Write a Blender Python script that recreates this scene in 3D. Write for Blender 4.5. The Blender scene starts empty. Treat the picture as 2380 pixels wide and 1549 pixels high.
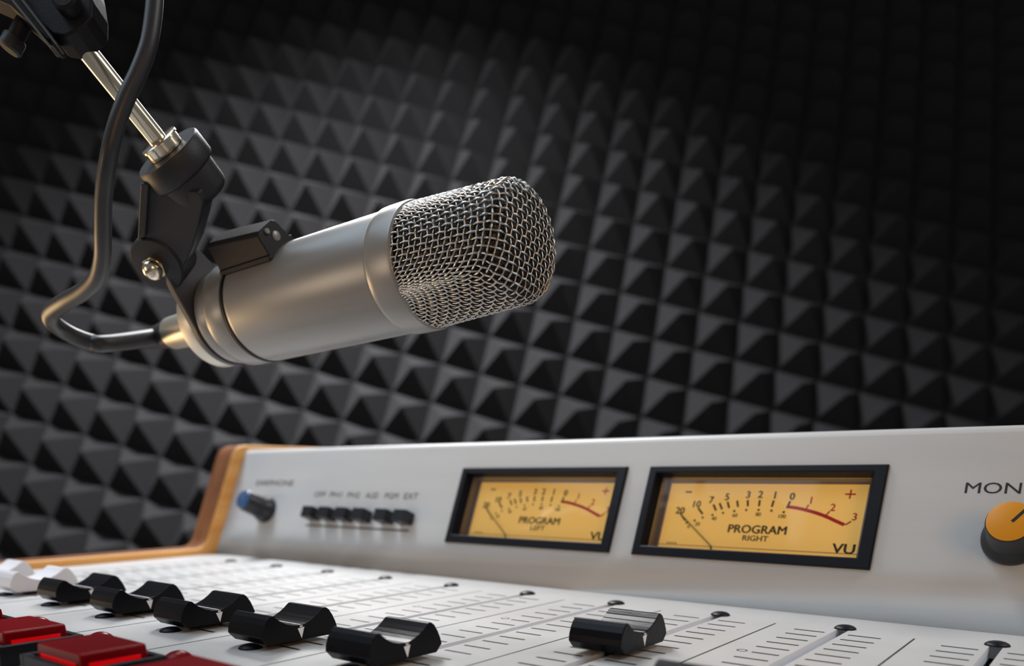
import bpy, bmesh, math, random
import numpy as np
from mathutils import Matrix, Vector
random.seed(7)
scene = bpy.context.scene
COL = scene.collection
U = 0.0425                                  # one fader channel, metres
F_PX, PPX, PPY, WPX, HPX = 1848.67, 1190.0, 1472.78, 2380.0, 1549.0
ALPHA = math.radians(12.0)                  # the fader deck slopes up away from the operator
TH = 1.17665                                # meter panel angle to the deck
YS = 0.48309                                # deck / panel fold
# ---------------------------------------------------------------- frames
ROOM = Matrix.Translation((0, 0, 0.80)) @ Matrix.Rotation(ALPHA, 4, 'X')     # deck frame (metres) -> world
CAMR = ((0.7950, 0.6066, 0.0), (0.1177, -0.1541, -0.9810), (-0.5951, 0.7799, -0.1939))
def _ortho():
    r = np.array(CAMR); f = r[2] / np.linalg.norm(r[2])
    x = r[0] - f * (r[0] @ f); x /= np.linalg.norm(x)
    return x, np.cross(f, x), f
RX, RD, RF = _ortho()
CAMC = np.array((9.59154, -6.28452, 1.14116)) * U
M_CAM = Matrix(((RX[0], -RD[0], -RF[0], CAMC[0]), (RX[1], -RD[1], -RF[1], CAMC[1]),
                (RX[2], -RD[2], -RF[2], CAMC[2]), (0, 0, 0, 1)))
CAMW = ROOM @ M_CAM
def cw(p):
    """camera-space (x right, y down, z forward) -> world"""
    return CAMW @ Vector((p[0], -p[1], -p[2]))
def cdir(d):
    return (CAMW.to_3x3() @ Vector((d[0], -d[1], -d[2]))).normalized()
def pt(u, v, z):
    return cw(((u - PPX) / F_PX * z, (v - PPY) / F_PX * z, z))
def plane_pt(u, v, p0, n):
    o = CAMW.translation; d = (pt(u, v, 1.0) - o)
    return o + d * ((p0 - o).dot(n) / d.dot(n))
# ---------------------------------------------------------------- materials
def principled(name, col, rough=0.5, metal=0.0, spec=0.5, **kw):
    m = bpy.data.materials.new(name); m.use_nodes = True
    b = m.node_tree.nodes['Principled BSDF']
    b.inputs['Base Color'].default_value = (*col, 1)
    b.inputs['Roughness'].default_value = rough
    b.inputs['Metallic'].default_value = metal
    b.inputs['Specular IOR Level'].default_value = spec
    for k, v in kw.items():
        b.inputs[k].default_value = v
    return m
def noise_bump(m, scale, strength, dist=0.0005, detail=4, coord='Object', stretch=None):
    nt = m.node_tree; b = nt.nodes['Principled BSDF']
    tc = nt.nodes.new('ShaderNodeTexCoord'); n = nt.nodes.new('ShaderNodeTexNoise'); bp = nt.nodes.new('ShaderNodeBump')
    n.inputs['Scale'].default_value = scale; n.inputs['Detail'].default_value = detail
    bp.inputs['Strength'].default_value = strength; bp.inputs['Distance'].default_value = dist
    if stretch:
        mp = nt.nodes.new('ShaderNodeMapping'); mp.inputs['Scale'].default_value = stretch
        nt.links.new(tc.outputs[coord], mp.inputs[0]); nt.links.new(mp.outputs[0], n.inputs['Vector'])
    else:
        nt.links.new(tc.outputs[coord], n.inputs['Vector'])
    nt.links.new(n.outputs['Fac'], bp.inputs['Height']); nt.links.new(bp.outputs[0], b.inputs['Normal'])
    return n
def noise_color(m, c1, c2, scale, detail=4, stretch=(1, 1, 1), lo=0.35, hi=0.65):
    nt = m.node_tree; b = nt.nodes['Principled BSDF']
    tc = nt.nodes.new('ShaderNodeTexCoord'); n = nt.nodes.new('ShaderNodeTexNoise'); r = nt.nodes.new('ShaderNodeValToRGB')
    mp = nt.nodes.new('ShaderNodeMapping'); mp.inputs['Scale'].default_value = stretch
    n.inputs['Scale'].default_value = scale; n.inputs['Detail'].default_value = detail
    r.color_ramp.elements[0].position = lo; r.color_ramp.elements[1].position = hi
    r.color_ramp.elements[0].color = (*c1, 1); r.color_ramp.elements[1].color = (*c2, 1)
    nt.links.new(tc.outputs['Object'], mp.inputs[0]); nt.links.new(mp.outputs[0], n.inputs['Vector'])
    nt.links.new(n.outputs['Fac'], r.inputs[0]); nt.links.new(r.outputs[0], b.inputs['Base Color'])
M = {}
M['deck'] = principled('deck_paint', (0.62, 0.61, 0.58), 0.42); noise_color(M['deck'], (0.49, 0.487, 0.483), (0.52, 0.517, 0.513), 60, 6); noise_bump(M['deck'], 2500, 0.15, 0.0001, 2)
M['panel'] = principled('panel_paint', (0.55, 0.55, 0.53), 0.38); noise_color(M['panel'], (0.515, 0.53, 0.54), (0.545, 0.56, 0.57), 30, 5, (0.3, 3, 3)); noise_bump(M['panel'], 1800, 0.1, 0.0001, 2)
M['ink'] = principled('black_print', (0.012, 0.012, 0.013), 0.5)
M['slotdark'] = principled('slot_black', (0.01, 0.01, 0.01), 0.6)
M['wood'] = principled('oiled_wood', (0.45, 0.2, 0.07), 0.5, 0, .25); noise_color(M['wood'], (0.68, 0.30, 0.075), (0.93, 0.50, 0.165), 90, 5, (3, 0.12, 1.0), 0.3, 0.7)
M['cap'] = principled('gloss_black_plastic', (0.006, 0.006, 0.008), 0.22, coat=0) if False else principled('gloss_black_plastic', (0.005, 0.005, 0.007), 0.3, 0, .14)
noise_bump(M['cap'], 260, 0.12, 0.0004, 2, stretch=(0.6, 2, 2))
M['white_cap'] = principled('white_plastic', (0.80, 0.79, 0.83), 0.35)
M['white'] = principled('white_print', (0.85, 0.87, 0.92), 0.4)
M['bezel'] = principled('satin_black_plastic', (0.006, 0.007, 0.011), 0.4, 0, .2)
M['inner'] = principled('grey_inner_plastic', (0.22, 0.21, 0.27), 0.4)
M['dial'] = principled('amber_dial_card', (0.93, 0.66, 0.235), 0.6)
M['dialink'] = principled('dial_black_ink', (0.03, 0.028, 0.012), 0.6)
bb_ = M['dial'].node_tree.nodes['Principled BSDF']; bb_.inputs['Emission Color'].default_value = (1.0, .60, .13, 1); bb_.inputs['Emission Strength'].default_value = .28   # weak even amber emission set in the card material
M['red_ink'] = principled('dial_red_ink', (0.55, 0.004, 0.012), 0.6)
M['needle'] = principled('needle_black', (0.03, 0.028, 0.015), 0.5)
M['red'] = principled('translucent_red_plastic', (0.18, 0.0, 0.003), 0.28, 0, .15)
b = M['red'].node_tree.nodes['Principled BSDF']; b.inputs['Subsurface Weight'].default_value = 0.5; b.inputs['Subsurface Radius'].default_value = (0.01, 0.0005, 0.0005); b.inputs['Subsurface Scale'].default_value = 0.5
M['red_side_glow'] = principled('red_side_glow', (0.75, 0.0, 0.002), 0.25)
b = M['red_side_glow'].node_tree.nodes['Principled BSDF']; b.inputs['Subsurface Weight'].default_value = 0.5; b.inputs['Subsurface Radius'].default_value = (0.01, 0.0005, 0.0005); b.inputs['Subsurface Scale'].default_value = 0.5
b.inputs['Emission Color'].default_value = (1, 0, 0.003, 1); b.inputs['Emission Strength'].default_value = 0.30   # glow added for light passing through the red plastic
M['knob'] = principled('knob_black', (0.008, 0.009, 0.014), 0.35)
M['blue'] = principled('blue_knob_cap', (0.03, 0.09, 0.22), 0.3)
M['yellow'] = principled('yellow_knob_cap', (0.72, 0.30, 0.008), 0.35)
M['silver'] = principled('satin_nickel', (0.25, 0.248, 0.243), 0.33, 0.3); noise_bump(M['silver'], 1500, 0.06, 0.0001, 2)
M['silver_plug'] = principled('matte_nickel', (0.62, 0.58, 0.50), 0.42, 1.0)
M['chrome'] = principled('chrome', (0.70, 0.62, 0.48), 0.17, 1.0)
M['wire'] = principled('grille_wire', (0.50, 0.485, 0.465), 0.25, 1.0)
M['mesh_dark'] = principled('inner_mesh', (0.02, 0.02, 0.02), 0.45, 0.6)
M['black'] = principled('black_plastic', (0.007, 0.007, 0.009), 0.5, 0, .2); noise_bump(M['black'], 2200, 0.25, 0.0002, 2)
M['grey_black'] = principled('charcoal_cast_plastic', (0.014, 0.014, 0.017), 0.5, 0, .4); noise_bump(M['grey_black'], 1800, 0.35, 0.0002, 2)
M['plate'] = principled('grey_plate', (0.045, 0.045, 0.05), 0.45)
M['rubber'] = principled('black_cable_rubber', (0.018, 0.018, 0.021), 0.42)
M['foam'] = principled('charcoal_foam', (0.028, 0.028, 0.030), 0.95, 0, 0.1); noise_bump(M['foam'], 900, 0.5, 0.001, 3)
M['wall'] = principled('dark_wall_paint', (0.02, 0.02, 0.022), 0.9)
M['led'] = M['red']
g = bpy.data.materials.new('clear_meter_window'); g.use_nodes = True; nt = g.node_tree; nt.nodes.clear()
o_ = nt.nodes.new('ShaderNodeOutputMaterial'); mx = nt.nodes.new('ShaderNodeMixShader'); tr = nt.nodes.new('ShaderNodeBsdfTransparent'); gl = nt.nodes.new('ShaderNodeBsdfGlossy'); fr = nt.nodes.new('ShaderNodeFresnel')
gl.inputs['Roughness'].default_value = 0.05; tr.inputs['Color'].default_value = (0.97, 0.95, 0.92, 1); fr.inputs['IOR'].default_value = 1.25
nt.links.new(fr.outputs[0], mx.inputs[0]); nt.links.new(tr.outputs[0], mx.inputs[1]); nt.links.new(gl.outputs[0], mx.inputs[2]); nt.links.new(mx.outputs[0], o_.inputs[0])
M['glass'] = g
# fine woven screen behind the wires
nt = M['mesh_dark'].node_tree; bb = nt.nodes['Principled BSDF']
tc = nt.nodes.new('ShaderNodeTexCoord'); vo = nt.nodes.new('ShaderNodeTexVoronoi'); vo.inputs['Scale'].default_value = 1900; rr = nt.nodes.new('ShaderNodeValToRGB')
rr.color_ramp.elements[0].color = (0.12, 0.12, 0.12, 1); rr.color_ramp.elements[1].color = (0.004, 0.004, 0.004, 1); rr.color_ramp.elements[0].position = 0.1; rr.color_ramp.elements[1].position = 0.5
nt.links.new(tc.outputs['Object'], vo.inputs['Vector']); nt.links.new(vo.outputs['Distance'], rr.inputs[0]); nt.links.new(rr.outputs[0], bb.inputs['Base Color'])

# ---------------------------------------------------------------- object helpers
def link(o, parent=None, local=None):
    COL.objects.link(o)
    if parent is not None:
        o.parent = parent
    if local is not None:
        o.matrix_local = local
    return o
def mesh_obj(name, verts, faces, mats, parent=None, local=None, mat_idx=None, smooth=False, fix=True):
    me = bpy.data.meshes.new(name); me.from_pydata([tuple(v) for v in verts], [], faces)
    if not isinstance(mats, (list, tuple)): mats = [mats]
    for m in mats: me.materials.append(m)
    if mat_idx: me.polygons.foreach_set('material_index', mat_idx)
    if fix:
        bm = bmesh.new(); bm.from_mesh(me); bmesh.ops.recalc_face_normals(bm, faces=bm.faces); bm.to_mesh(me); bm.free()
    if smooth:
        me.polygons.foreach_set('use_smooth', [True] * len(me.polygons))
    me.update()
    return link(bpy.data.objects.new(name, me), parent, local)
def bevel(o, w, seg=2, ang=35):
    md = o.modifiers.new('edge', 'BEVEL'); md.width = w; md.segments = seg; md.limit_method = 'ANGLE'; md.angle_limit = math.radians(ang); md.harden_normals = True
    return o
def autosmooth(o, ang=35):
    me = o.data; me.polygons.foreach_set('use_smooth', [True] * len(me.polygons))
    try: me.set_sharp_from_angle(angle=math.radians(ang))
    except Exception: pass
    return o
def empty(name, mat):
    o = bpy.data.objects.new(name, None); o.empty_display_size = 0.02; COL.objects.link(o); o.matrix_world = mat; return o
def tag(o, label, cat, group=None):
    o['label'] = label; o['category'] = cat
    if group: o['group'] = group
    return o
class MB:
    def __init__(s): s.v = []; s.f = []; s.m = []
    def quad(s, a, b, c, d, m=0):
        n = len(s.v); s.v += [a, b, c, d]; s.f.append((n, n + 1, n + 2, n + 3)); s.m.append(m)
    def box(s, x0, x1, y0, y1, z0, z1, m=0):
        n = len(s.v)
        s.v += [(x0, y0, z0), (x1, y0, z0), (x1, y1, z0), (x0, y1, z0), (x0, y0, z1), (x1, y0, z1), (x1, y1, z1), (x0, y1, z1)]
        for q in ((0, 3, 2, 1), (4, 5, 6, 7), (0, 1, 5, 4), (1, 2, 6, 5), (2, 3, 7, 6), (3, 0, 4, 7)):
            s.f.append(tuple(n + i for i in q)); s.m.append(m)
    def prism(s, poly, ext, m=0):
        """poly: list of 3d points, ext: vector"""
        n = len(s.v); k = len(poly); e = Vector(ext)
        s.v += [tuple(p) for p in poly] + [tuple(Vector(p) + e) for p in poly]
        s.f.append(tuple(range(n, n + k))); s.m.append(m)
        s.f.append(tuple(n + k + i for i in reversed(range(k)))); s.m.append(m)
        for i in range(k):
            j = (i + 1) % k; s.f.append((n + i, n + k + i, n + k + j, n + j)); s.m.append(m)
    def disc(s, cx, cy, z, r0, r1, n=24, m=0):
        for i in range(n):
            a, b2 = 2 * math.pi * i / n, 2 * math.pi * (i + 1) / n
            s.quad((cx + r0 * math.cos(a), cy + r0 * math.sin(a), z), (cx + r1 * math.cos(a), cy + r1 * math.sin(a), z), (cx + r1 * math.cos(b2), cy + r1 * math.sin(b2), z), (cx + r0 * math.cos(b2), cy + r0 * math.sin(b2), z), m)
    def build(s, name, mats, parent=None, local=None, fix=True, smooth=False):
        return mesh_obj(name, s.v, s.f, mats, parent, local, s.m, smooth, fix)
def lathe(name, prof, mat, parent=None, local=None, n=64, cap0=True, cap1=True, sharp=35, mats=None):
    """prof: (radius, z) from back to front around local Z"""
    v = []; f = []; mi = []
    for r, z in prof:
        for i in range(n):
            a = 2 * math.pi * i / n; v.append((r * math.cos(a), r * math.sin(a), z))
    for k in range(len(prof) - 1):
        for i in range(n):
            j = (i + 1) % n; f.append((k * n + i, k * n + j, (k + 1) * n + j, (k + 1) * n + i)); mi.append(mats[k] if mats else 0)
    if cap0: f.append(tuple(reversed(range(n)))); mi.append(mats[0] if mats else 0)
    if cap1: f.append(tuple((len(prof) - 1) * n + i for i in range(n))); mi.append(mats[-1] if mats else 0)
    o = mesh_obj(name, v, f, mat, parent, local, mi)
    return autosmooth(o, sharp)
def frame_z(o, zdir, xhint=None):
    z = Vector(zdir).normalized(); h = Vector(xhint) if xhint is not None else (Vector((0, 0, 1)) if abs(z.z) < .9 else Vector((1, 0, 0)))
    x = (h - z * h.dot(z)).normalized(); y = z.cross(x)
    return Matrix(((x.x, y.x, z.x, o.x), (x.y, y.y, z.y, o.y), (x.z, y.z, z.z, o.z), (0, 0, 0, 1)))
def text_mesh(txt, bold=0.0, res=3):
    cu = bpy.data.curves.new('t', 'FONT'); cu.body = txt; cu.align_x = 'CENTER'; cu.align_y = 'CENTER'; cu.offset = bold; cu.resolution_u = res
    ob = bpy.data.objects.new('t', cu); COL.objects.link(ob)
    dg = bpy.context.evaluated_depsgraph_get(); dg.update()
    me = bpy.data.meshes.new_from_object(ob.evaluated_get(dg))
    v = [tuple(p.co) for p in me.vertices]; f = [tuple(p.vertices) for p in me.polygons]
    COL.objects.unlink(ob); bpy.data.objects.remove(ob); bpy.data.curves.remove(cu); bpy.data.meshes.remove(me)
    xs = [p[0] for p in v]; ys = [p[1] for p in v]; cx, cy = (min(xs) + max(xs)) / 2, (min(ys) + max(ys)) / 2
    w, h = max(xs) - min(xs), max(ys) - min(ys)
    return [((p[0] - cx), (p[1] - cy)) for p in v], f, w, h
def put_text(mb, txt, cx, cy, w=None, h=None, z=0.0, m=0, bold=0.0, rot=0.0):
    v, f, tw, th_ = text_mesh(txt, 0.0)
    sx = (w / tw) if w else (h / th_); sy = (h / th_) if h else sx
    n = len(mb.v); c, s = math.cos(rot), math.sin(rot)
    off = [(0, 0)] if bold == 0 else [(-1, 0), (1, 0), (0, -.6), (0, .6)]
    for k, (ox, oy) in enumerate(off):
        n = len(mb.v)
        for x, y in v:
            x = x * sx + ox * bold * th_ * sy; y = y * sy + oy * bold * th_ * sy
            mb.v.append((cx + c * x - s * y, cy + s * x + c * y, z + k * 1e-6))
        for q in f: mb.f.append(tuple(n + i for i in q)); mb.m.append(m)
def bar(mb, x0, y0, x1, y1, w, z, m=0):
    d = Vector((x1 - x0, y1 - y0)); L = d.length; p = Vector((-d.y, d.x)) / L * w / 2
    mb.quad((x0 + p.x, y0 + p.y, z), (x0 - p.x, y0 - p.y, z), (x1 - p.x, y1 - p.y, z), (x1 + p.x, y1 + p.y, z), m)
def catmull(pts, sub=8):
    P = [np.array(p, float) for p in pts]; P = [2 * P[0] - P[1]] + P + [2 * P[-1] - P[-2]]; out = []
    for i in range(1, len(P) - 2):
        for k in range(sub):
            t = k / sub; a, b_, c, d = P[i - 1], P[i], P[i + 1], P[i + 2]
            out.append(0.5 * (2 * b_ + (c - a) * t + (2 * a - 5 * b_ + 4 * c - d) * t * t + (3 * b_ - a - 3 * c + d) * t ** 3))
    out.append(P[-2]); return out
def tube_geo(pts, rad, n=8, V=None, Fc=None, capped=True):
    pts = [Vector(p) for p in pts]; k = len(pts); base = len(V)
    t0 = (pts[1] - pts[0]).normalized(); h = Vector((0, 0, 1)) if abs(t0.z) < .9 else Vector((1, 0, 0)); x = (h - t0 * h.dot(t0)).normalized()
    for i in range(k):
        t = (pts[min(i + 1, k - 1)] - pts[max(i - 1, 0)])
        t = t.normalized() if t.length > 0 else t0
        x = (x - t * x.dot(t)).normalized(); y = t.cross(x); r = rad[i] if hasattr(rad, '__len__') else rad
        for j in range(n):
            a = 2 * math.pi * j / n; V.append(tuple(pts[i] + x * (r * math.cos(a)) + y * (r * math.sin(a))))
    for i in range(k - 1):
        for j in range(n):
            j2 = (j + 1) % n; Fc.append((base + i * n + j, base + i * n + j2, base + (i + 1) * n + j2, base + (i + 1) * n + j))
    if capped:
        Fc.append(tuple(base + j for j in reversed(range(n)))); Fc.append(tuple(base + (k - 1) * n + j for j in range(n)))
def scaled(l): return [(a * U, b_ * U) for a, b_ in l]

# ================================================================ MIXING CONSOLE
XL, XR = -1.15, 11.5
DY0, DY1 = -5.3, YS
console = empty('mixing_console', ROOM.copy())
tag(console, 'cream fader console with two amber level meters and wooden side, filling the foreground', 'mixing console')
PAN = Matrix.Translation((0, YS * U, 0)) @ Matrix.Rotation(TH, 4, 'X')
SLOTS = list(range(0, 12)); SH = 0.04; SY0, SY1 = -3.17, 0.0
# ---- deck with real fader slots and its printed scales
mb = MB(); T = 0.10
xs = [XL] + [e for i in SLOTS if i + SH < XR for e in (i - SH, i + SH)] + [XR]
P3 = lambda x, y, z: (x * U, y * U, z * U)
def dq(x0, x1, y0, y1, z=0.0, m=0): mb.quad(P3(x0, y0, z), P3(x1, y0, z), P3(x1, y1, z), P3(x0, y1, z), m)
dq(XL, XR, DY0, SY0); dq(XL, XR, SY1, DY1)
for k in range(0, len(xs) - 1, 2): dq(xs[k], xs[k + 1], SY0, SY1)
for k in range(1, len(xs) - 1, 2):
    a, b_ = xs[k], xs[k + 1]
    mb.quad(P3(a, SY0, 0), P3(a, SY1, 0), P3(a, SY1, -T), P3(a, SY0, -T), 4); mb.quad(P3(b_, SY0, 0), P3(b_, SY1, 0), P3(b_, SY1, -T), P3(b_, SY0, -T), 4)
    mb.quad(P3(a, SY0, 0), P3(b_, SY0, 0), P3(b_, SY0, -T), P3(a, SY0, -T), 4); mb.quad(P3(a, SY1, 0), P3(b_, SY1, 0), P3(b_, SY1, -T), P3(a, SY1, -T), 4)
    g_ = 0.02
    mb.box((a - g_) * U, (b_ + g_) * U, (SY0 - g_) * U, (SY1 + g_) * U, -0.30 * U, -0.28 * U, 1)
    for s_ in (a - g_, b_ + g_): mb.quad(P3(s_, SY0, -T), P3(s_, SY1, -T), P3(s_, SY1, -.28), P3(s_, SY0, -.28), 1)
    for s_ in (SY0 - g_, SY1 + g_): mb.quad(P3(a - g_, s_, -T), P3(b_ + g_, s_, -T), P3(b_ + g_, s_, -.28), P3(a - g_, s_, -.28), 1)
# skirts
mb.quad(P3(XL, DY0, 0), P3(XR, DY0, 0), P3(XR, DY0, -1.3), P3(XL, DY0, -1.3)); mb.quad(P3(XR, DY0, 0), P3(XR, DY1, 0), P3(XR, DY1, -1.3), P3(XR, DY0, -1.3)); mb.quad(P3(XL, DY0, 0), P3(XL, DY1, 0), P3(XL, DY1, -1.3), P3(XL, DY0, -1.3))
Z1 = 0.0016
for i in SLOTS:
    if i + .4 > XR: continue
    for k in range(15):
        y = -0.262 - 0.1965 * k
        lx0, lx1 = i - .305, i - .082
        if k == 5: lx0 = i - .262
        dq(lx0, lx1, y - .0125, y + .0125, Z1, 2); dq(i + .085, i + .308, y - .0125, y + .0125, Z1, 2)
    mb.disc((i - .333) * U, -1.232 * U, Z1 * U, .028 * U, .036 * U, 24, 2)
    if i - .5 > XL + .2: dq(i - .506, i - .494, -4.9, -0.113, Z1, 2)
dq(XL, XR, YS - .012, YS - .002, Z1, 3)
mb.build('fader_deck', [M['deck'], M['slotdark'], M['ink'], principled('fold_line', (.30, .30, .29), .6), principled('slot_wall_lit', (.72, .75, .80), .5)], console)  # slot walls a paler blue-white, their lit look put into the colour
# ---- meter panel with two openings
METERS = [3.3296, 5.7865]; MW, MH, MV = 2.2014, 0.9155, 0.4161
B0 = 0.05
mb = MB()
PX_ = lambda x, v, z=0.0: (x * U, v * U, z * U)
def pq(x0, x1, v0, v1, z=0.0, m=0): mb.quad(PX_(x0, v0, z), PX_(x1, v0, z), PX_(x1, v1, z), PX_(x0, v1, z), m)
VT = 1.60
pq(XL, XR, 0, MV + B0); pq(XL, XR, MV + MH - B0, VT)
cur = XL
for mx_ in METERS: pq(cur, mx_ + B0, MV + B0, MV + MH - B0); cur = mx_ + MW - B0
pq(cur, XR, MV + B0, MV + MH - B0)
# rounded top edge and back
rr_ = 0.085; prev = (VT, 0.0); seq = []
for k in range(1, 9):
    a = k / 8 * math.radians(100); seq.append((VT + rr_ * math.sin(a), -rr_ + rr_ * math.cos(a)))
seq += [(1.20, -2.4), (-1.6, -2.4)]
for v_, z_ in seq:
    mb.quad(PX_(XL, prev[0], prev[1]), PX_(XR, prev[0], prev[1]), PX_(XR, v_, z_), PX_(XL, v_, z_)); prev = (v_, z_)
for x in (XL, XR):
    n0 = len(mb.v); pr = [(0, 0), (VT, 0)] + seq; mb.v += [PX_(x, *p) for p in pr]; mb.f.append(tuple(range(n0, n0 + len(pr)))); mb.m.append(0)
panel = mb.build('meter_panel', [M['panel']], console, PAN)
bmx = bmesh.new(); bmx.from_mesh(panel.data); bmesh.ops.remove_doubles(bmx, verts=bmx.verts, dist=1e-6); bmx.to_mesh(panel.data); bmx.free(); autosmooth(panel, 30)
ZP = 0.0016
def panel_word(txt, cx, cv, w, h, bold=0.0):
    m_ = MB(); put_text(m_, txt, cx * U, cv * U, w * U, h * U, ZP * U, 0, bold); o = m_.build('lettering', [M['ink']], panel, fix=False); o['label'] = 'black printed word ' + txt; return o
panel_word('EARPHONE', -0.207, 1.131, 0.86, 0.085)
for k, t_ in enumerate(('OFF', 'PH1', 'PH2', 'AUD', 'PGM', 'EXT')): panel_word(t_, (0.864, 1.188, 1.538, 1.884, 2.241, 2.582)[k], 0.973, 0.235, 0.078)
panel_word('MONITOR', 8.955, 1.138, 0.77, 0.09, 0.004)
m_ = MB(); bar(m_, .738 * U, .528 * U, 2.698 * U, .528 * U, .021 * U, ZP * U); m_.build('underline', [M['ink']], panel, fix=False)
# ---- wooden side
TW = 0.43; pr_d, pr_p = 0.105, 0.19
cth, sth = math.cos(TH), math.sin(TH)
def pan2(v, o): return (YS + v * cth - o * sth, v * sth + o * cth)
poly = [(DY0 - .1, pr_d)]
# fillet between deck rail and panel rail
A_ = Vector((0, 1)); inter_v = (pr_d - pr_p * cth) / sth; iy, iz = pan2(inter_v, pr_p)
fl = 0.16
p0 = Vector((iy - fl, pr_d)); p2 = Vector((iy + fl * cth, pr_d + fl * sth)); p1 = Vector((iy, iz))
for k in range(7):
    t = k / 6; q = p0 * (1 - t) ** 2 + p1 * 2 * t * (1 - t) + p2 * t * t; poly.append((q.x, q.y))
tp = Vector(pan2(1.66, pr_p)); dirp = Vector((cth, sth)); tl = 0.2
for k in range(7):
    t = k / 6; a_ = tp - dirp * tl; c_ = tp + Vector((tl, 0.0)); q = a_ * (1 - t) ** 2 + tp * 2 * t * (1 - t) + c_ * t * t; poly.append((q.x, q.y))
poly += [(3.2, tp.y), (3.2, -1.35), (DY0 - .1, -1.35)]
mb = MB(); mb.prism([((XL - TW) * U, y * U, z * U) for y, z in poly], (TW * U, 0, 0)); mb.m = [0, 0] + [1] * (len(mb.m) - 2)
M['wood_edge'] = principled('dark_wood_edge', (0.2, 0.07, 0.02), 0.4); noise_color(M['wood_edge'], (0.15, 0.05, 0.015), (0.24, 0.09, 0.03), 60, 5, (3, 0.15, .6))  # edge faces darker brown than the flat sides
sp = mb.build('side_panel', [M['wood'], M['wood_edge']], console); bevel(sp, .035 * U, 3); sp['label'] = 'orange brown wooden end cheek'
# ---- slot end plugs
def plug_mesh():
    v = []; f = []; n = 20; rings = 6; r = .080 * U; h = .032 * U
    for k in range(rings):
        a = k / rings * math.pi / 2
        for i in range(n): t = 2 * math.pi * i / n; v.append((r * math.cos(a) * math.cos(t), r * math.cos(a) * math.sin(t), h * math.sin(a)))
    v.append((0, 0, h))
    for k in range(rings - 1):
        for i in range(n): j = (i + 1) % n; f.append((k * n + i, k * n + j, (k + 1) * n + j, (k + 1) * n + i))
    for i in range(n): f.append(((rings - 1) * n + i, (rings - 1) * n + (i + 1) % n, rings * n))
    return v, f
pv, pf = plug_mesh(); first = None
for i in range(0, 11):
    for yy in (-0.015, -3.18):
        L_ = Matrix.Translation((i * U, yy * U, 0))
        if first is None: first = mesh_obj('slot_plug', pv, pf, M['bezel'], console, L_, smooth=True)
        else:
            o = first.copy(); link(o, console, L_)
# ---- fader caps
PROF = [(-.262, .038), (-.315, .092), (-.309, .135), (-.292, .178), (-.268, .213), (-.24, .237), (-.215, .232), (-.185, .205), (-.15, .180), (-.11, .161), (-.06, .147), (-.012, .142), (.012, .142),
        (.045, .150), (.080, .163), (.086, .167), (.120, .182), (.126, .187), (.158, .206), (.164, .212), (.195, .235), (.222, .237), (.250, .218), (.280, .175), (.302, .13), (.318, .085), (.266, .034)]
CW = 0.195
def make_cap(mat, mark=True):
    mb = MB(); mb.prism([(-CW * U, y * U, z * U) for y, z in PROF], (2 * CW * U, 0, 0))
    cap = mb.build('fader_cap', [mat]); cap.parent = console
    bevel(cap, .007 * U, 2, 28)
    st = MB(); st.box(-.025 * U, .025 * U, -.13 * U, .13 * U, -.2 * U, .05 * U); st.build('stem', [M['bezel']], cap)
    if mark:
        q = MB(); e = .0012
        q.quad(((-CW + .02) * U, -.006 * U, (.1421 + e) * U), ((CW - .004) * U, -.006 * U, (.1421 + e) * U), ((CW - .004) * U, .007 * U, (.1421 + e) * U), ((-CW + .02) * U, .007 * U, (.1421 + e) * U))
        X_ = (CW + .0012) * U
        n0 = len(q.v); q.v += [(X_, -.029 * U, .121 * U), (X_, .027 * U, .126 * U), (X_, .001 * U, .048 * U)]; q.f.append((n0, n0 + 1, n0 + 2)); q.m.append(0)
        q.quad((X_, -.012 * U, .137 * U), (X_, .013 * U, .137 * U), (X_, .011 * U, .128 * U), (X_, -.011 * U, .128 * U))
        pm = q.build('pointer_mark', [M['white']], cap, fix=False); pm['label'] = 'white triangle and centre line'
    return cap
def copy_part(o, parent, loc):
    c = o.copy(); COL.objects.link(c); c.parent = parent; c.matrix_local = loc
    for ch in list(o.children):
        d = ch.copy(); COL.objects.link(d); d.parent = c; d.matrix_local = ch.matrix_local.copy()
    return c
CAPS = [(2, -2.895), (3, -2.893), (4, -2.887), (5, -2.905), (6, -2.891), (7, -1.715), (8, -2.94)]
c0 = make_cap(M['cap'])
for k, (i, y) in enumerate(CAPS):
    L_ = Matrix.Translation((i * U, y * U, 0))
    if k == 0: c0.matrix_local = L_
    else: copy_part(c0, console, L_)
w0 = make_cap(M['white_cap'], False); w0['label'] = 'white fader cap'
w0.matrix_local = Matrix.Translation((1 * U, -2.88 * U, 0)); w1 = copy_part(w0, console, Matrix.Translation((0, -2.88 * U, 0)))
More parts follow.
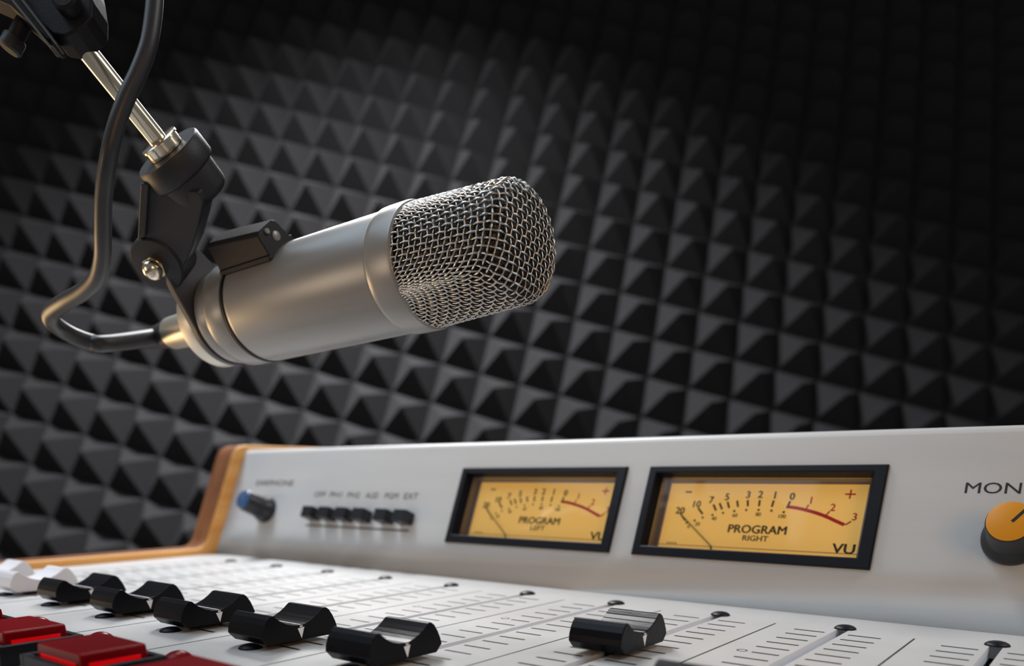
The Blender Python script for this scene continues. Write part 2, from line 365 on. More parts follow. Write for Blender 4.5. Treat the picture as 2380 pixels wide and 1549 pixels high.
# ---- red channel buttons with LED
def make_button():
    bz = MB(); ox, oy, h, t = .355, .25, .135, .045
    for a in ((-ox, -ox + t, -oy, oy), (ox - t, ox, -oy, oy), (-ox + t, ox - t, -oy, -oy + t), (-ox + t, ox - t, oy - t, oy)):
        bz.box(a[0] * U, a[1] * U, a[2] * U, a[3] * U, 0, h * U)
    bz.box((-ox + t) * U, (ox - t) * U, (-oy + t) * U, (oy - t) * U, 0, .03 * U)
    o = bz.build('push_button', [M['bezel']]); o.parent = console; bevel(o, .006 * U, 2)
    cx_, cy_, z0, z1 = .272, .197, .032, .205
    v = []; 
    top = .97
    c = MB(); n0 = 0
    c.v = [(sx * cx_ * U, sy * cy_ * U, z0 * U) for sx, sy in ((-1, -1), (1, -1), (1, 1), (-1, 1))] + [(sx * (cx_ - .012) * U, sy * (cy_ - .012) * U, z1 * U) for sx, sy in ((-1, -1), (1, -1), (1, 1), (-1, 1))]
    c.f = [(0, 3, 2, 1), (4, 5, 6, 7), (0, 1, 5, 4), (1, 2, 6, 5), (2, 3, 7, 6), (3, 0, 4, 7)]; c.m = [0] * 6
    for sx in (-1, 1):
        xs_ = sx * (cx_ + .0005); xt_ = sx * (cx_ - .0065)
        c.quad((xs_ * U, -.145 * U, .055 * U), (xs_ * U, .145 * U, .055 * U), (xt_ * U, .145 * U, .150 * U), (xt_ * U, -.145 * U, .150 * U), 1)
        c.quad((-.215 * U, sx * (cy_ + .0005) * U, .055 * U), (.215 * U, sx * (cy_ + .0005) * U, .055 * U), (.215 * U, sx * (cy_ - .0065) * U, .150 * U), (-.215 * U, sx * (cy_ - .0065) * U, .150 * U), 1)  # brighter red side patches, light through the cap put into colour
    k = c.build('button_cap', [M['red'], M['red_side_glow']], o); bevel(k, .014 * U, 3); k['label'] = 'translucent red cap'
    return o
b0 = make_button()
def led_mesh():
    v, f = plug_mesh(); s = .095 / .080; return [(x * s, y * s, z * (.075 / .032)) for x, y, z in v], f
lv, lf = led_mesh()
l0 = mesh_obj('indicator_light', lv, lf, M['red'], console, smooth=True)
l0['label'] = 'small red dome indicator'
for i in range(2, 9):
    L_ = Matrix.Translation(((i - .03) * U, -4.2 * U, 0))
    LL = Matrix.Translation((i * U, -3.70 * U, 0))
    if i == 2: b0.matrix_local = L_; l0.matrix_local = LL
    else:
        copy_part(b0, console, L_); link(l0.copy(), console, LL)
# ---- selector switches
s0 = None
for k in range(6):
    x = .885 + .332 * k + (.075 if k > 3 else 0); h = .16
    L_ = PAN @ Matrix.Translation((x * U, .672 * U, 0))
    if s0 is None:
        q = MB(); q.box(-.105 * U, .105 * U, -.078 * U, .078 * U, -.01 * U, .165 * U); s0 = q.build('selector_button', [M['knob']], console, L_); bevel(s0, .012 * U, 2)
    else: link(s0.copy(), console, L_)
# ---- knobs
kn = lathe('earphone_knob', [(.19 * U, 0), (.195 * U, .03 * U), (.185 * U, .09 * U), (.165 * U, .12 * U), (.155 * U, .16 * U), (.145 * U, .40 * U), (.13 * U, .42 * U)], M['knob'], console, PAN @ Matrix.Translation((-.2 * U, .715 * U, 0)), 40)
kn['label'] = 'small black knob with a blue cap'
kc = lathe('knob_cap', [(.134 * U, .405 * U), (.134 * U, .425 * U), (.122 * U, .435 * U)], M['blue'], kn, n=40); kc['label'] = 'blue cap'
q = MB(); q.box(-.012 * U, .012 * U, 0, .12 * U, .434 * U, .4375 * U); q.build('pointer_line', [principled('pale_blue_line', (.12, .22, .38), .4)], kc)
kn = lathe('monitor_knob', [(.205 * U, 0), (.21 * U, .02 * U), (.205 * U, .07 * U), (.175 * U, .11 * U), (.163 * U, .13 * U), (.157 * U, .37 * U), (.150 * U, .395 * U)], M['knob'], console, PAN @ Matrix.Translation((8.945 * U, .728 * U, 0)), 56)
kn['label'] = 'large black knob with a yellow cap'
kc = lathe('knob_cap', [(.146 * U, .39 * U), (.146 * U, .405 * U), (.138 * U, .408 * U)], M['yellow'], kn, n=56); kc['label'] = 'yellow cap'
q = MB(); bar(q, .016 * U, -.005 * U, .105 * U, .112 * U, .022 * U, .4095 * U); q.build('pointer_line', [M['ink']], kc, fix=False)
# ---- level meters
def ring(mb, o, i, z0, z1, m):
    """o,i = (x0,x1,v0,v1) rectangles at depths z0,z1"""
    co = [(o[0], o[2]), (o[1], o[2]), (o[1], o[3]), (o[0], o[3])]; ci = [(i[0], i[2]), (i[1], i[2]), (i[1], i[3]), (i[0], i[3])]
    for k in range(4):
        j = (k + 1) % 4
        mb.quad(PX_(co[k][0], co[k][1], z0), PX_(co[j][0], co[j][1], z0), PX_(ci[j][0], ci[j][1], z1), PX_(ci[k][0], ci[k][1], z1), m)
DZ = -0.17
def make_meter(x0, side):
    cx, cv = x0 + MW / 2, MV + MH / 2
    mb = MB(); hw, hh = MW / 2, MH / 2
    O0 = (-hw, hw, -hh, hh); O1 = (-hw + .012, hw - .012, -hh + .012, hh - .012); I0 = (-1.026, 1.004, -.376, .40); I1 = (-1.016, .994, -.366, .39)
    ring(mb, O0, O0, 0.0, .022, 0); ring(mb, O0, O1, .022, .034, 0); ring(mb, O1, I0, .034, .034, 0); ring(mb, I0, I1, .034, .026, 0)
    ring(mb, I1, (-.985, .975, -.352, .375), .026, -.075, 0)
    ring(mb, (-.985, .975, -.352, .375), (-.975, .965, -.345, .368), -.075, DZ, 1)
    ring(mb, (-.975, .965, -.345, .368), (-.93, .93, -.315, .355), DZ, DZ, 1)
    z = DZ - .02
    mb.quad(PX_(-.98, -.36, z), PX_(.98, -.36, z), PX_(.98, .38, z), PX_(-.98, .38, z), 0)
    mt = mb.build('level_meter', [M['bezel'], M['inner']], console, PAN @ Matrix.Translation((cx * U, cv * U, 0)), fix=False)
    mt['label'] = 'amber level meter for the %s program channel' % side.lower()
    d = MB(); d.box(-.93 * U, .93 * U, -.318 * U, .357 * U, (DZ - .015) * U, DZ * U, 0)
    z = (DZ + .0015) * U
    tx = lambda t, p, w=None, h=None, m=1, b_=.012, r=0.0: put_text(d, t, p[0] * U, p[1] * U, w and w * U, h and h * U, z, m, b_, r)
    bar(d, -.763 * U, .267 * U, -.693 * U, .267 * U, .016 * U, z, 1)
    for t, p, r in (('20', (-.776, .074), .0), ('10', (-.613, .144), 0), ('7', (-.474, .189), 0), ('5', (-.323, .222), 0), ('3', (-.121, .248), 0), ('2', (-.005, .252), 0), ('1', (.132, .248), 0), ('0', (.291, .238), 0)): tx(t, p, None, .067, 1, .055, r)
    for t, p in (('1', (.465, .203)), ('2', (.663, .141)), ('3', (.858, .06))): tx(t, p, None, .066, 2, .035)
    bar(d, .742 * U, .265 * U, .832 * U, .265 * U, .014 * U, z, 2); bar(d, .787 * U, .223 * U, .787 * U, .307 * U, .014 * U, z + .00001, 2)
    tk = [(-0.595, 0.104), (-0.534, 0.043), (-0.446, 0.143), (-0.406, 0.082), (-0.387, 0.159), (-0.349, 0.096), (-0.31, 0.173), (-0.281, 0.11), (-0.219, 0.187), (-0.197, 0.124), (-0.117, 0.195), (-0.104, 0.132), (-0.002, 0.197), (0.001, 0.135), (0.129, 0.196), (0.122, 0.132), (0.28, 0.191), (0.261, 0.123)]
    for k in range(0, len(tk), 2): bar(d, tk[k][0] * U, tk[k][1] * U, tk[k + 1][0] * U, tk[k + 1][1] * U, .020 * U, z, 1)
    bar(d, -.755 * U, .03 * U, -.70 * U, -.03 * U, .016 * U, z, 1)
    rk = [(0.45, 0.162), (0.435, 0.124), (0.641, 0.104), (0.616, 0.066), (0.836, 0.018), (0.791, -0.018)]
    for k in range(0, 6, 2): bar(d, rk[k][0] * U, rk[k][1] * U, rk[k + 1][0] * U, rk[k + 1][1] * U, .014 * U, z, 2)
    for p in [(-0.68, -0.05), (-0.603, -0.024), (-0.526, 0.008), (-0.433, 0.037), (-0.332, 0.061), (-0.225, 0.082), (-0.112, 0.096), (0.005, 0.1), (0.126, 0.096), (0.241, 0.085)]: d.disc(p[0] * U, p[1] * U, z, 0, .012 * U, 12, 1)
    for t, p in (('0', (-0.652, -0.088)), ('20', (-0.566, -0.058)), ('40', (-0.41, 0.003)), ('60', (-0.21, 0.041)), ('80', (0.011, 0.057)), ('100', (0.235, 0.045))): tx(t, p, None, .036, 1, .04)
    arc = [(0.265, 0.138), (0.358, 0.126), (0.437, 0.109), (0.527, 0.086), (0.618, 0.055), (0.697, 0.021), (0.785, -0.016)]
    ac = catmull([(a[0], a[1], 0) for a in arc], 4)
    for k in range(len(ac) - 1):
        def nrm(i):
            t = ac[min(i + 1, len(ac) - 1)] - ac[max(i - 1, 0)]; t /= np.linalg.norm(t); return np.array((-t[1], t[0], 0)) * .0155
        a, b_ = ac[k], ac[k + 1]; na, nb = nrm(k), nrm(k + 1)
        d.quad(*[(p[0] * U, p[1] * U, z) for p in (a + na, a - na, b_ - nb, b_ + nb)], 2)
    tx('PROGRAM', (.026, -.09), .545, .078, 1, .05); tx(side, (.028, -.176), .238 if side == 'RIGHT' else .19, .052, 1, .045); tx('VU', (.815, -.232), .185, .086, 1, .05)
    bar(d, -.93 * U, -.279 * U, .93 * U, -.275 * U, .006 * U, z, 1)
    for k in range(5): bar(d, (-.845 + .023 * k) * U, -.262 * U, (-.832 + .023 * k) * U, -.262 * U, .016 * U, z, 1)
    dial = d.build('dial', [M['dial'], M['dialink'], M['red_ink']], mt, fix=False); dial['label'] = 'amber card marked PROGRAM %s and VU with a red arc' % side
    nd = MB()
    bar(nd, -.765 * U, .038 * U, -.374 * U, -.278 * U, .010 * U, (DZ + .03) * U); bar(nd, -.374 * U, -.278 * U, -.362 * U, -.315 * U, .014 * U, (DZ + .03) * U)
    o = nd.build('needle', [M['needle']], mt, fix=False); sd = o.modifiers.new('t', 'SOLIDIFY'); sd.thickness = .006 * U
    gm = MB(); gm.box(-.982 * U, .972 * U, -.35 * U, .373 * U, -.075 * U, -.069 * U); gm.build('window', [M['glass']], mt)
    return mt
make_meter(METERS[0], 'LEFT'); make_meter(METERS[1], 'RIGHT')

# ================================================================ MICROPHONE
KM = 0.019 / 0.022
SM = KM / (0.020 / 0.022)
MP0 = cw(np.array((-0.0662, -0.1397, 0.3209)) * KM); MN = cdir((0.8198, 0.0626, -0.5692))
up_c = cdir((0, -1, 0)); EA = (up_c - MN * up_c.dot(MN)).normalized(); EB = MN.cross(EA)
if (CAMW.translation - MP0).dot(EB) < 0: EB = -EB
MM = Matrix(((EB.x, 0, MN.x, MP0.x), (EB.y, 0, MN.y, MP0.y), (EB.z, 0, MN.z, MP0.z), (0, 0, 0, 1)))
YB = MN.cross(EB)
for k in range(3): MM[k][1] = YB[k]
SG = 1.0 if YB.dot(EA) > 0 else -1.0            # local +X toward viewer, local SG*Y up
mic = empty('microphone', MM)
tag(mic, 'satin silver studio microphone with woven wire head hanging above the console', 'microphone')
k_ = KM / 1000.0
R_ = lambda l: [(a * k_, b_ * k_) for a, b_ in l]
lathe('body', R_([(20.5, -52.3), (21.4, -52.1), (21.8, -51.5), (21.9, -50), (21.9, 30.2), (21.7, 30.8)]), M['silver'], mic, n=96)
lathe('collar', R_([(21.7, 30.6), (22.2, 31.2), (22.6, 32.2), (22.7, 34), (22.7, 42), (22.4, 43.4), (21.6, 44.0), (20.4, 44.0), (20.2, 41)]), M['silver'], mic, n=96, cap0=False, cap1=False)
o = lathe('gasket', R_([(21.3, -54.0), (22.05, -53.8), (22.05, -52.2), (21.3, -52.0)]), M['black'], mic, n=96, cap0=False, cap1=False); o['label'] = 'thin black ring'
lathe('tail_ring', R_([(14, -67.5), (20.0, -67.5), (21.2, -67.0), (21.8, -66.0), (21.9, -64.5), (21.9, -54.6), (21.4, -53.8)]), M['silver'], mic, n=96)
lathe('tail', R_([(15, -75), (19.6, -75), (20.0, -74.5), (20.0, -68.2), (19.5, -67.4)]), M['silver'], mic, n=72)
# head profile (radius, s, arc length)
RG0, RG1, SE, FIL = 21.4, 19.7, 88.5, 6.0
def head_prof():
    pts = [(0.0, SE + .8)]
    for k in range(1, 8): r = (RG1 - FIL) * k / 7; pts.append((r, SE + .8 * (1 - (r / (RG1 - FIL)) ** 2)))
    for k in range(1, 9): a = k / 8 * math.pi / 2 * .97; pts.append((RG1 - FIL + FIL * math.sin(a), SE - FIL + FIL * math.cos(a)))
    for k in range(1, 13): t = k / 12; pts.append((RG1 + (RG0 - RG1) * t, (SE - FIL) * (1 - t) + 42.5 * t))
    return pts
HP = head_prof(); HS = [0.0]
for a, b_ in zip(HP, HP[1:]): HS.append(HS[-1] + math.hypot(b_[0] - a[0], b_[1] - a[1]))
HS = np.array(HS); HR = np.array([p[0] for p in HP]); HZ = np.array([p[1] for p in HP]); SMAX = HS[-1]
o = lathe('inner_screen', [(max(r - 1.2, .05) * k_, (z - (1.2 if r < 15 else 0.6)) * k_) for r, z in reversed(HP)], M['mesh_dark'], mic, n=64); o['label'] = 'dark fine screen behind the wires'
PITCH = 2.6
RC = RG1
HROT = math.radians(0)
def drape(a, b_):
    """square wire cloth pressed over the round head: (arc length from the pole, angle)"""
    A, B = max(abs(a), abs(b_)), min(abs(a), abs(b_))
    if A < 1e-6: return (0.0, 0.0)
    sf = math.hypot(A, B); sc = A + B * B / (2 * RC)
    w = min(1.0, max(0.0, (A - .85 * RC) / (.6 * RC))); w = w * w * (3 - 2 * w)
    s = sf * (1 - w) + sc * w
    pf = math.atan2(B, A)
    vm = max(RC * (math.sqrt(1 + 2 * s / RC) - 1), B)
    t = B / vm; kq = max(1.0, .88 * vm / (.785 * RC)); fl = .22
    pc = math.pi / 4 * ((1 - fl) * (1 - (1 - t) ** kq) + fl * t)
    p = pf * (1 - w) + pc * w
    if abs(b_) > abs(a): p = math.pi / 2 - p
    if a < 0: p = math.pi - p
    if b_ < 0: p = -p
    return (s, p)
def head_pt(a, b_, lift):
    rho, phi = drape(a, b_)
    phi += HROT
    if rho > SMAX: return None
    r = np.interp(rho, HS, HR); z = np.interp(rho, HS, HZ)
    e = .6; r2 = np.interp(min(rho + e, SMAX), HS, HR); z2 = np.interp(min(rho + e, SMAX), HS, HZ); r1 = np.interp(max(rho - e, 0), HS, HR); z1 = np.interp(max(rho - e, 0), HS, HZ)
    t = np.array((r2 - r1, z2 - z1)); t /= max(np.linalg.norm(t), 1e-9); nr, nz = -t[1], t[0]
    r = r + nr * lift; z = z + nz * lift
    return Vector((r * math.cos(phi), r * math.sin(phi), z)) * k_
V = []; Fc = []; NW = int(SMAX / PITCH) + 1; WR = .33
for fam in (0, 1):
    for i in range(-NW, NW + 1):
        run = []; SUB = 4
        for jj in range(-NW * SUB, NW * SUB + 1):
            j = jj / SUB; a, b_ = (i * PITCH, j * PITCH)
            lift = .32 * math.cos(math.pi * j) * (1 if (i % 2 == 0) else -1) * (1 if fam == 0 else -1)
            if fam: a, b_ = b_, a
            p = head_pt(a + .5 * PITCH, b_ + .5 * PITCH, lift)
            if p is None:
                if len(run) > 2: tube_geo(run, WR * k_, 6, V, Fc, False)
                run = []
            else: run.append(p)
        if len(run) > 2: tube_geo(run, WR * k_, 6, V, Fc, False)
gr = mesh_obj('grille', V, Fc, M['wire'], mic, smooth=True); gr['label'] = 'woven steel wire head'
# clamp housing on the body
def micw(x, y, s): return Vector((x, SG * y, s)) * k_
ang = math.radians(40)
rx, ry = math.cos(ang), math.sin(ang)
tx_, ty_ = -ry, rx
def hb(t, h, s):   # tangential, radial, axial (mm)
    return micw(rx * h + tx_ * t, ry * h + ty_ * t, s)
mb = MB()
prof = [(-8.5, 20.6), (-8.5, 22.6), (-7.6, 22.6), (-6.2, 30.2), (-4.6, 31.6), (4.6, 31.6), (6.2, 30.2), (7.6, 22.6), (8.5, 22.6), (8.5, 20.6)]
n0 = [hb(t, h + (1.4 if h > 25 else 0), -53.5) for t, h in prof]; n1 = [hb(t, h - (.6 if h > 25 else 0), -21.5 - (1.5 if h > 25 else 0)) for t, h in prof]
mb.v = n0 + n1; kk_ = len(prof)
mb.f = [tuple(range(kk_)), tuple(kk_ + i for i in reversed(range(kk_)))] + [(i, kk_ + i, kk_ + (i + 1) % kk_, (i + 1) % kk_) for i in range(kk_)]; mb.m = [0] * len(mb.f)
hs = mb.build('catch_housing', [M['black']], mic); bevel(hs, .9 * k_, 3); hs['label'] = 'black plastic housing on the body'
ax = (hb(0, 1, 0) - hb(0, 0, 0)).normalized()
for t, h, r in ((-1.2, 29.0, 1.1), (1.6, 25.6, 2.0)):
    c = hb(t, h, -22.4); lathe('screw', [(r * k_, -.0005), (r * k_, .0004), (r * .7 * k_, .0007)], M['silver'], hs, Matrix.Translation(c), 20)

# ================================================================ MIC CABLE with its plug
cable = empty('microphone_cable', MM.copy()); tag(cable, 'black rubber cable looping from top left down to the plug behind the silver microphone', 'cable')
ICM = MM.inverted()
def ptm(u, v, z): return pt(u, v, z * SM)
def SK(l): return [(a * SM * ZK, b_ * SM * ZK) for a, b_ in l]
def SL(l): return [(a * SM, b_ * SM) for a, b_ in l]
PIV = plane_pt(368, 612, MP0 + MN * (-78 * k_), MN)
zp = (PIV - CAMW.translation).dot(cdir((0, 0, 1)))
ce = .0065; ee = (29 / F_PX * zp + (368 - PPX) / F_PX * ce, -35 / F_PX * zp + (612 - PPY) / F_PX * ce, ce)
EXTW = (CAMW.to_3x3() @ Vector((ee[0], -ee[1], -ee[2])))
PN = -EXTW.normalized()
def cam_z(p): return (p - CAMW.translation).dot(cdir((0, 0, 1)))
ZR0 = cam_z(plane_pt(395, 395, PIV, PN)) / SM + .0035
ZR1 = ZR0 - .027
ZK = ZR0 / .322                        # the bracket top and rod stand nearer than the microphone tail
_cp = [(352, -260), (362, -140), (361, -40), (357, 30), (345, 105), (321, 170), (293, 230), (268, 300), (251, 375), (241, 455), (239, 540), (238, 600), (226, 645), (196, 676), (155, 700), (124, 722), (118, 742), (135, 760), (170, 781), (212, 796), (250, 799)]
_cz = [ZR1 - .012] * 6 + [ZR1 - .012, ZR1 - .011, ZR1 - .008, ZR1 - .003, ZR1 + .004, ZR1 + .010, ZR1 + .015, ZR1 + .020, ZR1 + .026, ZR1 + .033, .312, .320, .327, .332, .3345]
_f = (.306 - (ZR1 + .033))
_cz = [z if k > 15 else z + (_f * max(0, k - 8) / 7) for k, z in enumerate(_cz)]
cp = [(-900, -1500, ZR1 + .02), (-300, -1150, ZR1), (120, -800, ZR1 - .01), (300, -500, ZR1 - .012)] + [(u, v, z) for (u, v), z in zip(_cp, _cz)]
zpl = [MP0 + MN * (s * k_) for s in (-160, -146, -133, -128)]
def wpt(p): return ICM @ ptm(*p)
pts = [wpt(p) for p in cp] + [ICM @ zpl[2]]
cv_ = catmull(pts, 10); V = []; Fc = []
rl_ = [.0198 * .5 * .0 + 19.2 / F_PX * cam_z(MM @ Vector(p)) for p in cv_]; tube_geo(cv_, rl_, 20, V, Fc); mesh_obj('cable_jacket', V, Fc, M['rubber'], cable, smooth=True)
lathe('strain_relief', R_([(3.4, -150), (3.9, -148), (4.6, -142), (5.6, -134), (6.4, -127), (6.5, -121)]), M['rubber'], cable, n=40)
o = lathe('plug', R_([(6.3, -123), (7.1, -122.6), (7.4, -122), (8.4, -92), (8.4, -90)]), M['silver_plug'], cable, n=56); o['label'] = 'silver cable plug'

# ================================================================ MIC CLIP
clip = empty('microphone_holder', frame_z(PIV, PN)); tag(clip, 'black swivel bracket joining the thin metal rod to the silver microphone', 'microphone holder')
IC = clip.matrix_world.inverted()
def cl(p): return IC @ p
LM = IC @ MM
o = lathe('threaded_ring', R_([(17.5, -88.5), (19.6, -88.3), (20.2, -87.5), (20.2, -82), (19.6, -80.5)]), M['silver_plug'], clip, LM, n=240); o['label'] = 'silver knurled ring'
for vt in o.data.vertices:                         # fine knurling round the rim
    if (vt.index % 240) % 2 and 1 <= vt.index // 240 <= 3: vt.co.x *= .985; vt.co.y *= .985
pivm = ICM @ PIV; pa = math.atan2(pivm.y, pivm.x); pr_ = math.hypot(pivm.x, pivm.y)
rp = 20.6 * k_
outl = []
for k in range(40):
    a = pa + .85 + (2 * math.pi - 1.70) * k / 39; outl.append((rp * math.cos(a), rp * math.sin(a)))
d_ = Vector((math.cos(pa), math.sin(pa))); n_ = Vector((-d_.y, d_.x))
cx_of = lambda q: (MM @ Vector((q.x, q.y, -78 * k_)) - CAMW.translation).dot(cdir((1, 0, 0))) / (MM @ Vector((q.x, q.y, -78 * k_)) - CAMW.translation).dot(cdir((0, 0, 1)))
sl = 1 if cx_of(d_ * pr_ + n_ * .01) > cx_of(d_ * pr_ - n_ * .01) else -1      # +n_*sl points to the right in the room seen from the operator
lo, hi = -.0035 * SM, .0165 * SM
if sl < 0: lo, hi = -hi, -lo
ear = [d_ * (pr_ - .004) + n_ * lo, d_ * (pr_ + .002) + n_ * (lo * .8), d_ * (pr_ + .002) + n_ * (hi * .8), d_ * (pr_ - .004) + n_ * hi]
outl += [(e.x, e.y) for e in ear]
mb = MB(); mb.prism([(x, y, -79.5 * k_) for x, y in outl], (0, 0, 3.6 * k_))
pl = mb.build('lower_bracket', [M['plate']], clip, LM); bevel(pl, .0006, 2); pl['label'] = 'grey plate behind the microphone tail'
ROD0 = ptm(388, 352, ZR0); ROD1 = ptm(180, 92, ZR1); RDIR = (ROD1 - ROD0).normalized()
def pp_(u, v, off=0.0): return cl(plane_pt(u, v, PIV + PN * off, PN))
ext = IC.to_3x3() @ EXTW
arm_px = [(325, 425), (400, 440), (462, 446), (474, 470), (463, 520), (448, 575), (430, 613), (405, 640), (335, 552), (319, 557), (321, 500)]
mb = MB(); mb.prism([pp_(u, v, .001) for u, v in arm_px], ext)
am = mb.build('upper_bracket', [M['grey_black']], clip); bevel(am, .0008, 3)
mb = MB(); mb.prism([pp_(u, v, .0026) for u, v in ((326, 428), (345, 430), (337, 552), (319, 557))], ext * .3); r1 = mb.build('rib', [M['grey_black']], am); bevel(r1, .0005, 2)
lathe('pivot_disc', SL([(.0098, -.012), (.0102, -.0115), (.0102, .0012), (.0096, .0020), (.006, .0022)]), M['grey_black'], clip, n=48)
bo = lathe('pivot_nut', SL([(.0044, .002), (.0044, .0040)]), M['chrome'], clip, n=6, sharp=20)
dm = [(.0036, .0040), (.0038, .0052)] + [(.0038 * math.cos(a), .0052 + .0034 * math.sin(a)) for a in [math.pi / 2 * k / 8 for k in range(1, 8)]] + [(.0002, .0086)]
lathe('nut_dome', SL(dm), M['chrome'], bo, n=32)
FM = IC @ frame_z(ROD0, RDIR, PN)
lathe('flange', SK([(.0120, -.0098), (.0136, -.0096), (.0146, -.0090), (.0150, -.0082), (.0150, -.0008), (.0145, .0), (.0090, .0001)]), M['grey_black'], clip, FM, n=64)
lathe('hub', SK([(.0112, -.0205), (.0122, -.0195), (.0126, -.0180), (.0130, -.008)]), M['grey_black'], clip, FM, n=48)
o = lathe('rod_nut', SK([(.0070, .0), (.0078, .0003), (.0078, .0036), (.0084, .0038), (.0084, .0046), (.0078, .0050), (.0042, .0050)]), M['chrome'], clip, FM, n=56); o['label'] = 'shiny metal collar nut'

# ================================================================ BOOM ARM
boom = empty('boom_arm', frame_z(ROD1, RDIR)); tag(boom, 'dark boom arm with a shiny thin rod, cut off at the top left corner', 'boom arm')
IB = boom.matrix_world.inverted()
BN = cdir((0, 0, -1)); ZB = .292
def bz(z): return z - .297 + ZR1
def bp(u, v, z=ZB): return IB @ ptm(u, v, bz(z))
FB = IB @ frame_z(ROD0, RDIR); L_r = (ROD1 - ROD0).length
o = lathe('rod', [(.0037 * SM * ZK, .0040), (.0037 * SM * ZK, L_r + .002)], M['chrome'], boom, FB, n=40); o['label'] = 'shiny steel rod'
bl = (IB.to_3x3() @ BN)
head_px = [(70, -120), (190, -130), (208, -40), (214, 0), (213, 40), (200, 56), (176, 72), (150, 84), (122, 80), (70, 32), (40, -10), (20, -60)]
mb = MB(); mb.prism([bp(u, v, .289) for u, v in head_px], bl * -.010); hd = mb.build('joint_plate', [M['black']], boom); bevel(hd, .0008, 2)
mb = MB(); mb.prism([bp(u, v, .286) for u, v in ((-160, -170), (-40, -170), (60, 0), (124, 85), (112, 95), (20, 10), (-160, -70))], bl * -.008); o = mb.build('side_plate', [M['black']], boom); bevel(o, .0006, 2)
for a, b_ in (((28, -2), (119, 111)), ((56, 6), (131, 103))):
    mb = MB(); d2 = Vector((b_[0] - a[0], b_[1] - a[1])).normalized(); n2 = Vector((-d2.y, d2.x)) * 2.6
    a0 = (a[0] - d2.x * 60, a[1] - d2.y * 60)
    mb.prism([bp(a0[0] + n2.x, a0[1] + n2.y, .2845), bp(a0[0] - n2.x, a0[1] - n2.y, .2845), bp(b_[0] - n2.x, b_[1] - n2.y, .2845), bp(b_[0] + n2.x, b_[1] + n2.y, .2845)], bl * -.004); o = mb.build('strap', [M['plate']], boom); bevel(o, .0002, 2); o['label'] = 'narrow grey metal strap'
lathe('bolt_head', SK([(.0044, -.002), (.0044, .002), (.0036, .0030)]), M['black'], boom, IB @ frame_z(ptm(156, 4, bz(.2865)), BN), 32)
kd = (ptm(20, 118, bz(.29)) - ptm(62, 40, bz(.29))).normalized()
ks = IB @ frame_z(ptm(62, 40, bz(.292)), kd)
lk = (ptm(20, 118, bz(.29)) - ptm(62, 40, bz(.29))).length
kb = lathe('wing_screw', [(.0023, 0), (.0023, lk * .62), (.0025, lk * .63)], M['black'], boom, ks, 24)
o = lathe('screw_tip', [(.0028, lk * .62), (.0031, lk * .66), (.0031, lk * .95), (.0025, lk)], M['grey_black'], kb, n=24); o['label'] = 'worn grey tip'
V = []; Fc = []
tube_geo([bp(90, -50, .296), bp(-300, -420, .30), bp(-760, -860, .32)], .0075, 20, V, Fc); mesh_obj('arm_tube', V, Fc, M['black'], boom, smooth=True)

# ================================================================ FOAM WALL
SCW = 1.1
WA, WB, WT = [np.array(v) * SCW for v in ((0.04994766, 0.0152751, -0.00628766), (-0.01112948, 0.05448452, -0.01739183), (-0.59455289, -0.35743735, 1.0))]
WN = np.cross(WA, WB); WN /= np.linalg.norm(WN)          # away from camera
C0, C1, R0, R1 = -12, 34, -18, 13
PH = 0.036; AOFF = np.array((0.0, 0.10))                    # apex leans inside its cell
V = []; Fc = []
def wp(c, r, d): return tuple(cw(WT + WA * c + WB * r + WN * d))
nc, nr_ = C1 - C0 + 1, R1 - R0 + 1
for r in range(R0, R1 + 1):
    for c in range(C0, C1 + 1): V.append(wp(c - .5 - AOFF[0], r - .5 - AOFF[1], PH))
for r in range(nr_ - 1):
    for c in range(nc - 1):
        a = r * nc + c; ix = len(V); V.append(wp(c + C0, r + R0, 0.0)); q = (a, a + 1, a + 1 + nc, a + nc)
        for k in range(4): Fc.append((q[k], q[(k + 1) % 4], ix))
foam = mesh_obj('acoustic_foam', V, Fc, M['foam']); tag(foam, 'charcoal pyramid foam sheet lining the whole wall behind the microphone', 'acoustic foam')
mb = MB(); mb.prism([wp(C0 - 4, R0 - 3, PH + .002), wp(C1 + 4, R0 - 3, PH + .002), wp(C1 + 4, R1 + 6, PH + .002), wp(C0 - 4, R1 + 6, PH + .002)], Vector(wp(0, 0, .1)) - Vector(wp(0, 0, 0)))
wl = mb.build('wall_back', [M['wall']]); wl['kind'] = 'structure'

# ================================================================ CAMERA
cam = bpy.data.cameras.new('camera'); co = bpy.data.objects.new('camera', cam); COL.objects.link(co); co.matrix_world = CAMW
cam.sensor_width = 36.0; cam.sensor_fit = 'HORIZONTAL'; cam.lens = F_PX / WPX * 36.0
cam.shift_y = (PPY - HPX / 2) / WPX; cam.shift_x = 0.0
cam.clip_start = 0.01; cam.clip_end = 20
cam.dof.use_dof = True; cam.dof.focus_distance = 0.245; cam.dof.aperture_fstop = cam.lens / 3.1
scene.camera = co
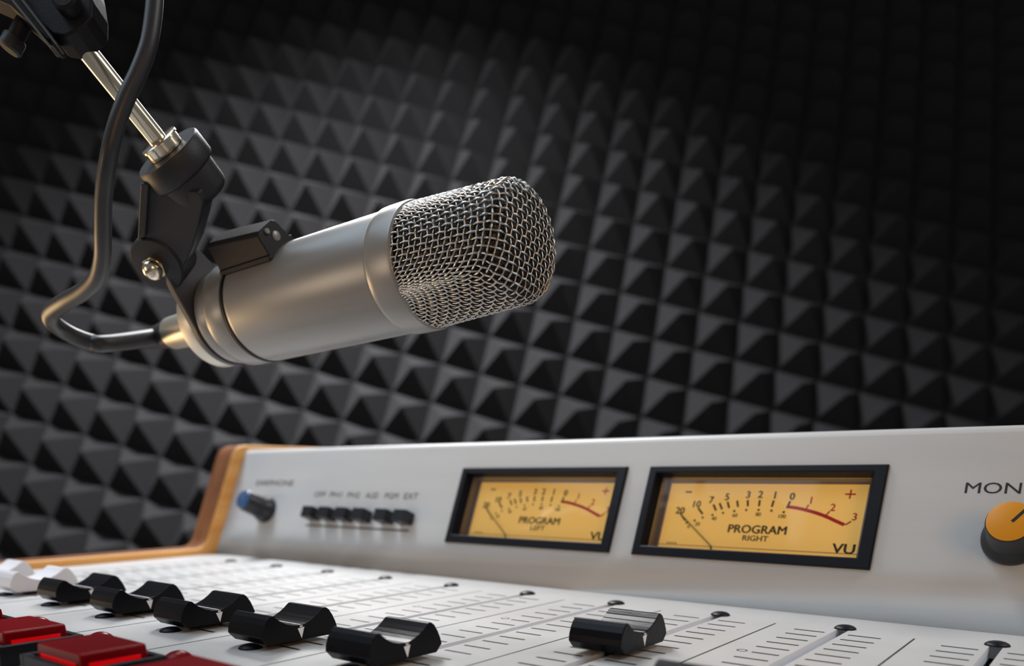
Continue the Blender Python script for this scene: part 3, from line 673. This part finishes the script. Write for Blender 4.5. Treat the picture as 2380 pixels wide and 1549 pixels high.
# ================================================================ LIGHTS
def D(x, y, z): return ROOM @ Vector((x, y, z))
def area(name, loc, target, size, power, col, sizey=None, spread=180):
    l = bpy.data.lights.new(name, 'AREA'); l.energy = power; l.color = col; l.size = size
    if sizey: l.shape = 'RECTANGLE'; l.size_y = sizey
    l.spread = math.radians(spread)
    o = bpy.data.objects.new(name, l); COL.objects.link(o); z = (loc - target).normalized(); o.matrix_world = frame_z(loc, z); return o
def spot(name, loc, target, power, col, angle, blend, radius):
    l = bpy.data.lights.new(name, 'SPOT'); l.energy = power; l.color = col; l.spot_size = math.radians(angle); l.spot_blend = blend; l.shadow_soft_size = radius
    o = bpy.data.objects.new(name, l); COL.objects.link(o); z = (loc - target).normalized(); o.matrix_world = frame_z(loc, z); return o
area('overhead_softbox', D(-.28, -.40, .92), D(-.03, -.03, 0.03), .75, 1.35, (.66, .84, 1.0), .75, 86)
area('right_softbox', D(.74, .22, .66), D(.15, -.02, .06), .42, .65, (1.0, .97, .93), .42, 100)
area('right_fill_warm', D(.85, -.55, .22), D(.33, .03, .03), .25, .28, (1.0, .54, .20), .25, 90)  # added unseen fill, tints the right end of the panel warm
area('front_fill_warm', D(-.10, -.60, .10), D(.16, -.07, .13), .30, .045, (1.0, .76, .54), .30, 30)  # added unseen fill, lifts the middle of the microphone body
area('low_left_fill_warm', D(-.42, -.22, .06), D(.06, -.05, .19), .36, .25, (1.0, .66, .34), .36, 40)  # added unseen warm light for the rod's gold stripe and the microphone underside
area('mic_top_fill', D(-.26, .31, .61), D(.16, -.07, .125), .45, .42, (1.0, .98, .97), .16, 42)  # added unseen light for the bright upper edge of the microphone
wu = -Vector(cdir(WB)); wnn = -Vector(cdir(WN)); wl_ = -Vector(cdir(WA)); w0 = pt(880, 1330, 1.08)
area('wall_lamp', w0 + wnn * .75 + wu * .95 + wl_ * .32, w0, .25, 10.0, (1.0, .99, 1.0), .25, 84)
w = bpy.data.worlds.new('world'); scene.world = w; w.use_nodes = True
w.node_tree.nodes['Background'].inputs[0].default_value = (.97, .97, 1.0, 1); w.node_tree.nodes['Background'].inputs[1].default_value = 0.16
vs = scene.view_settings; vs.view_transform = 'Standard'; vs.look = 'None'; vs.exposure = 0.0; vs.gamma = 1.0; vs.use_curve_mapping = False
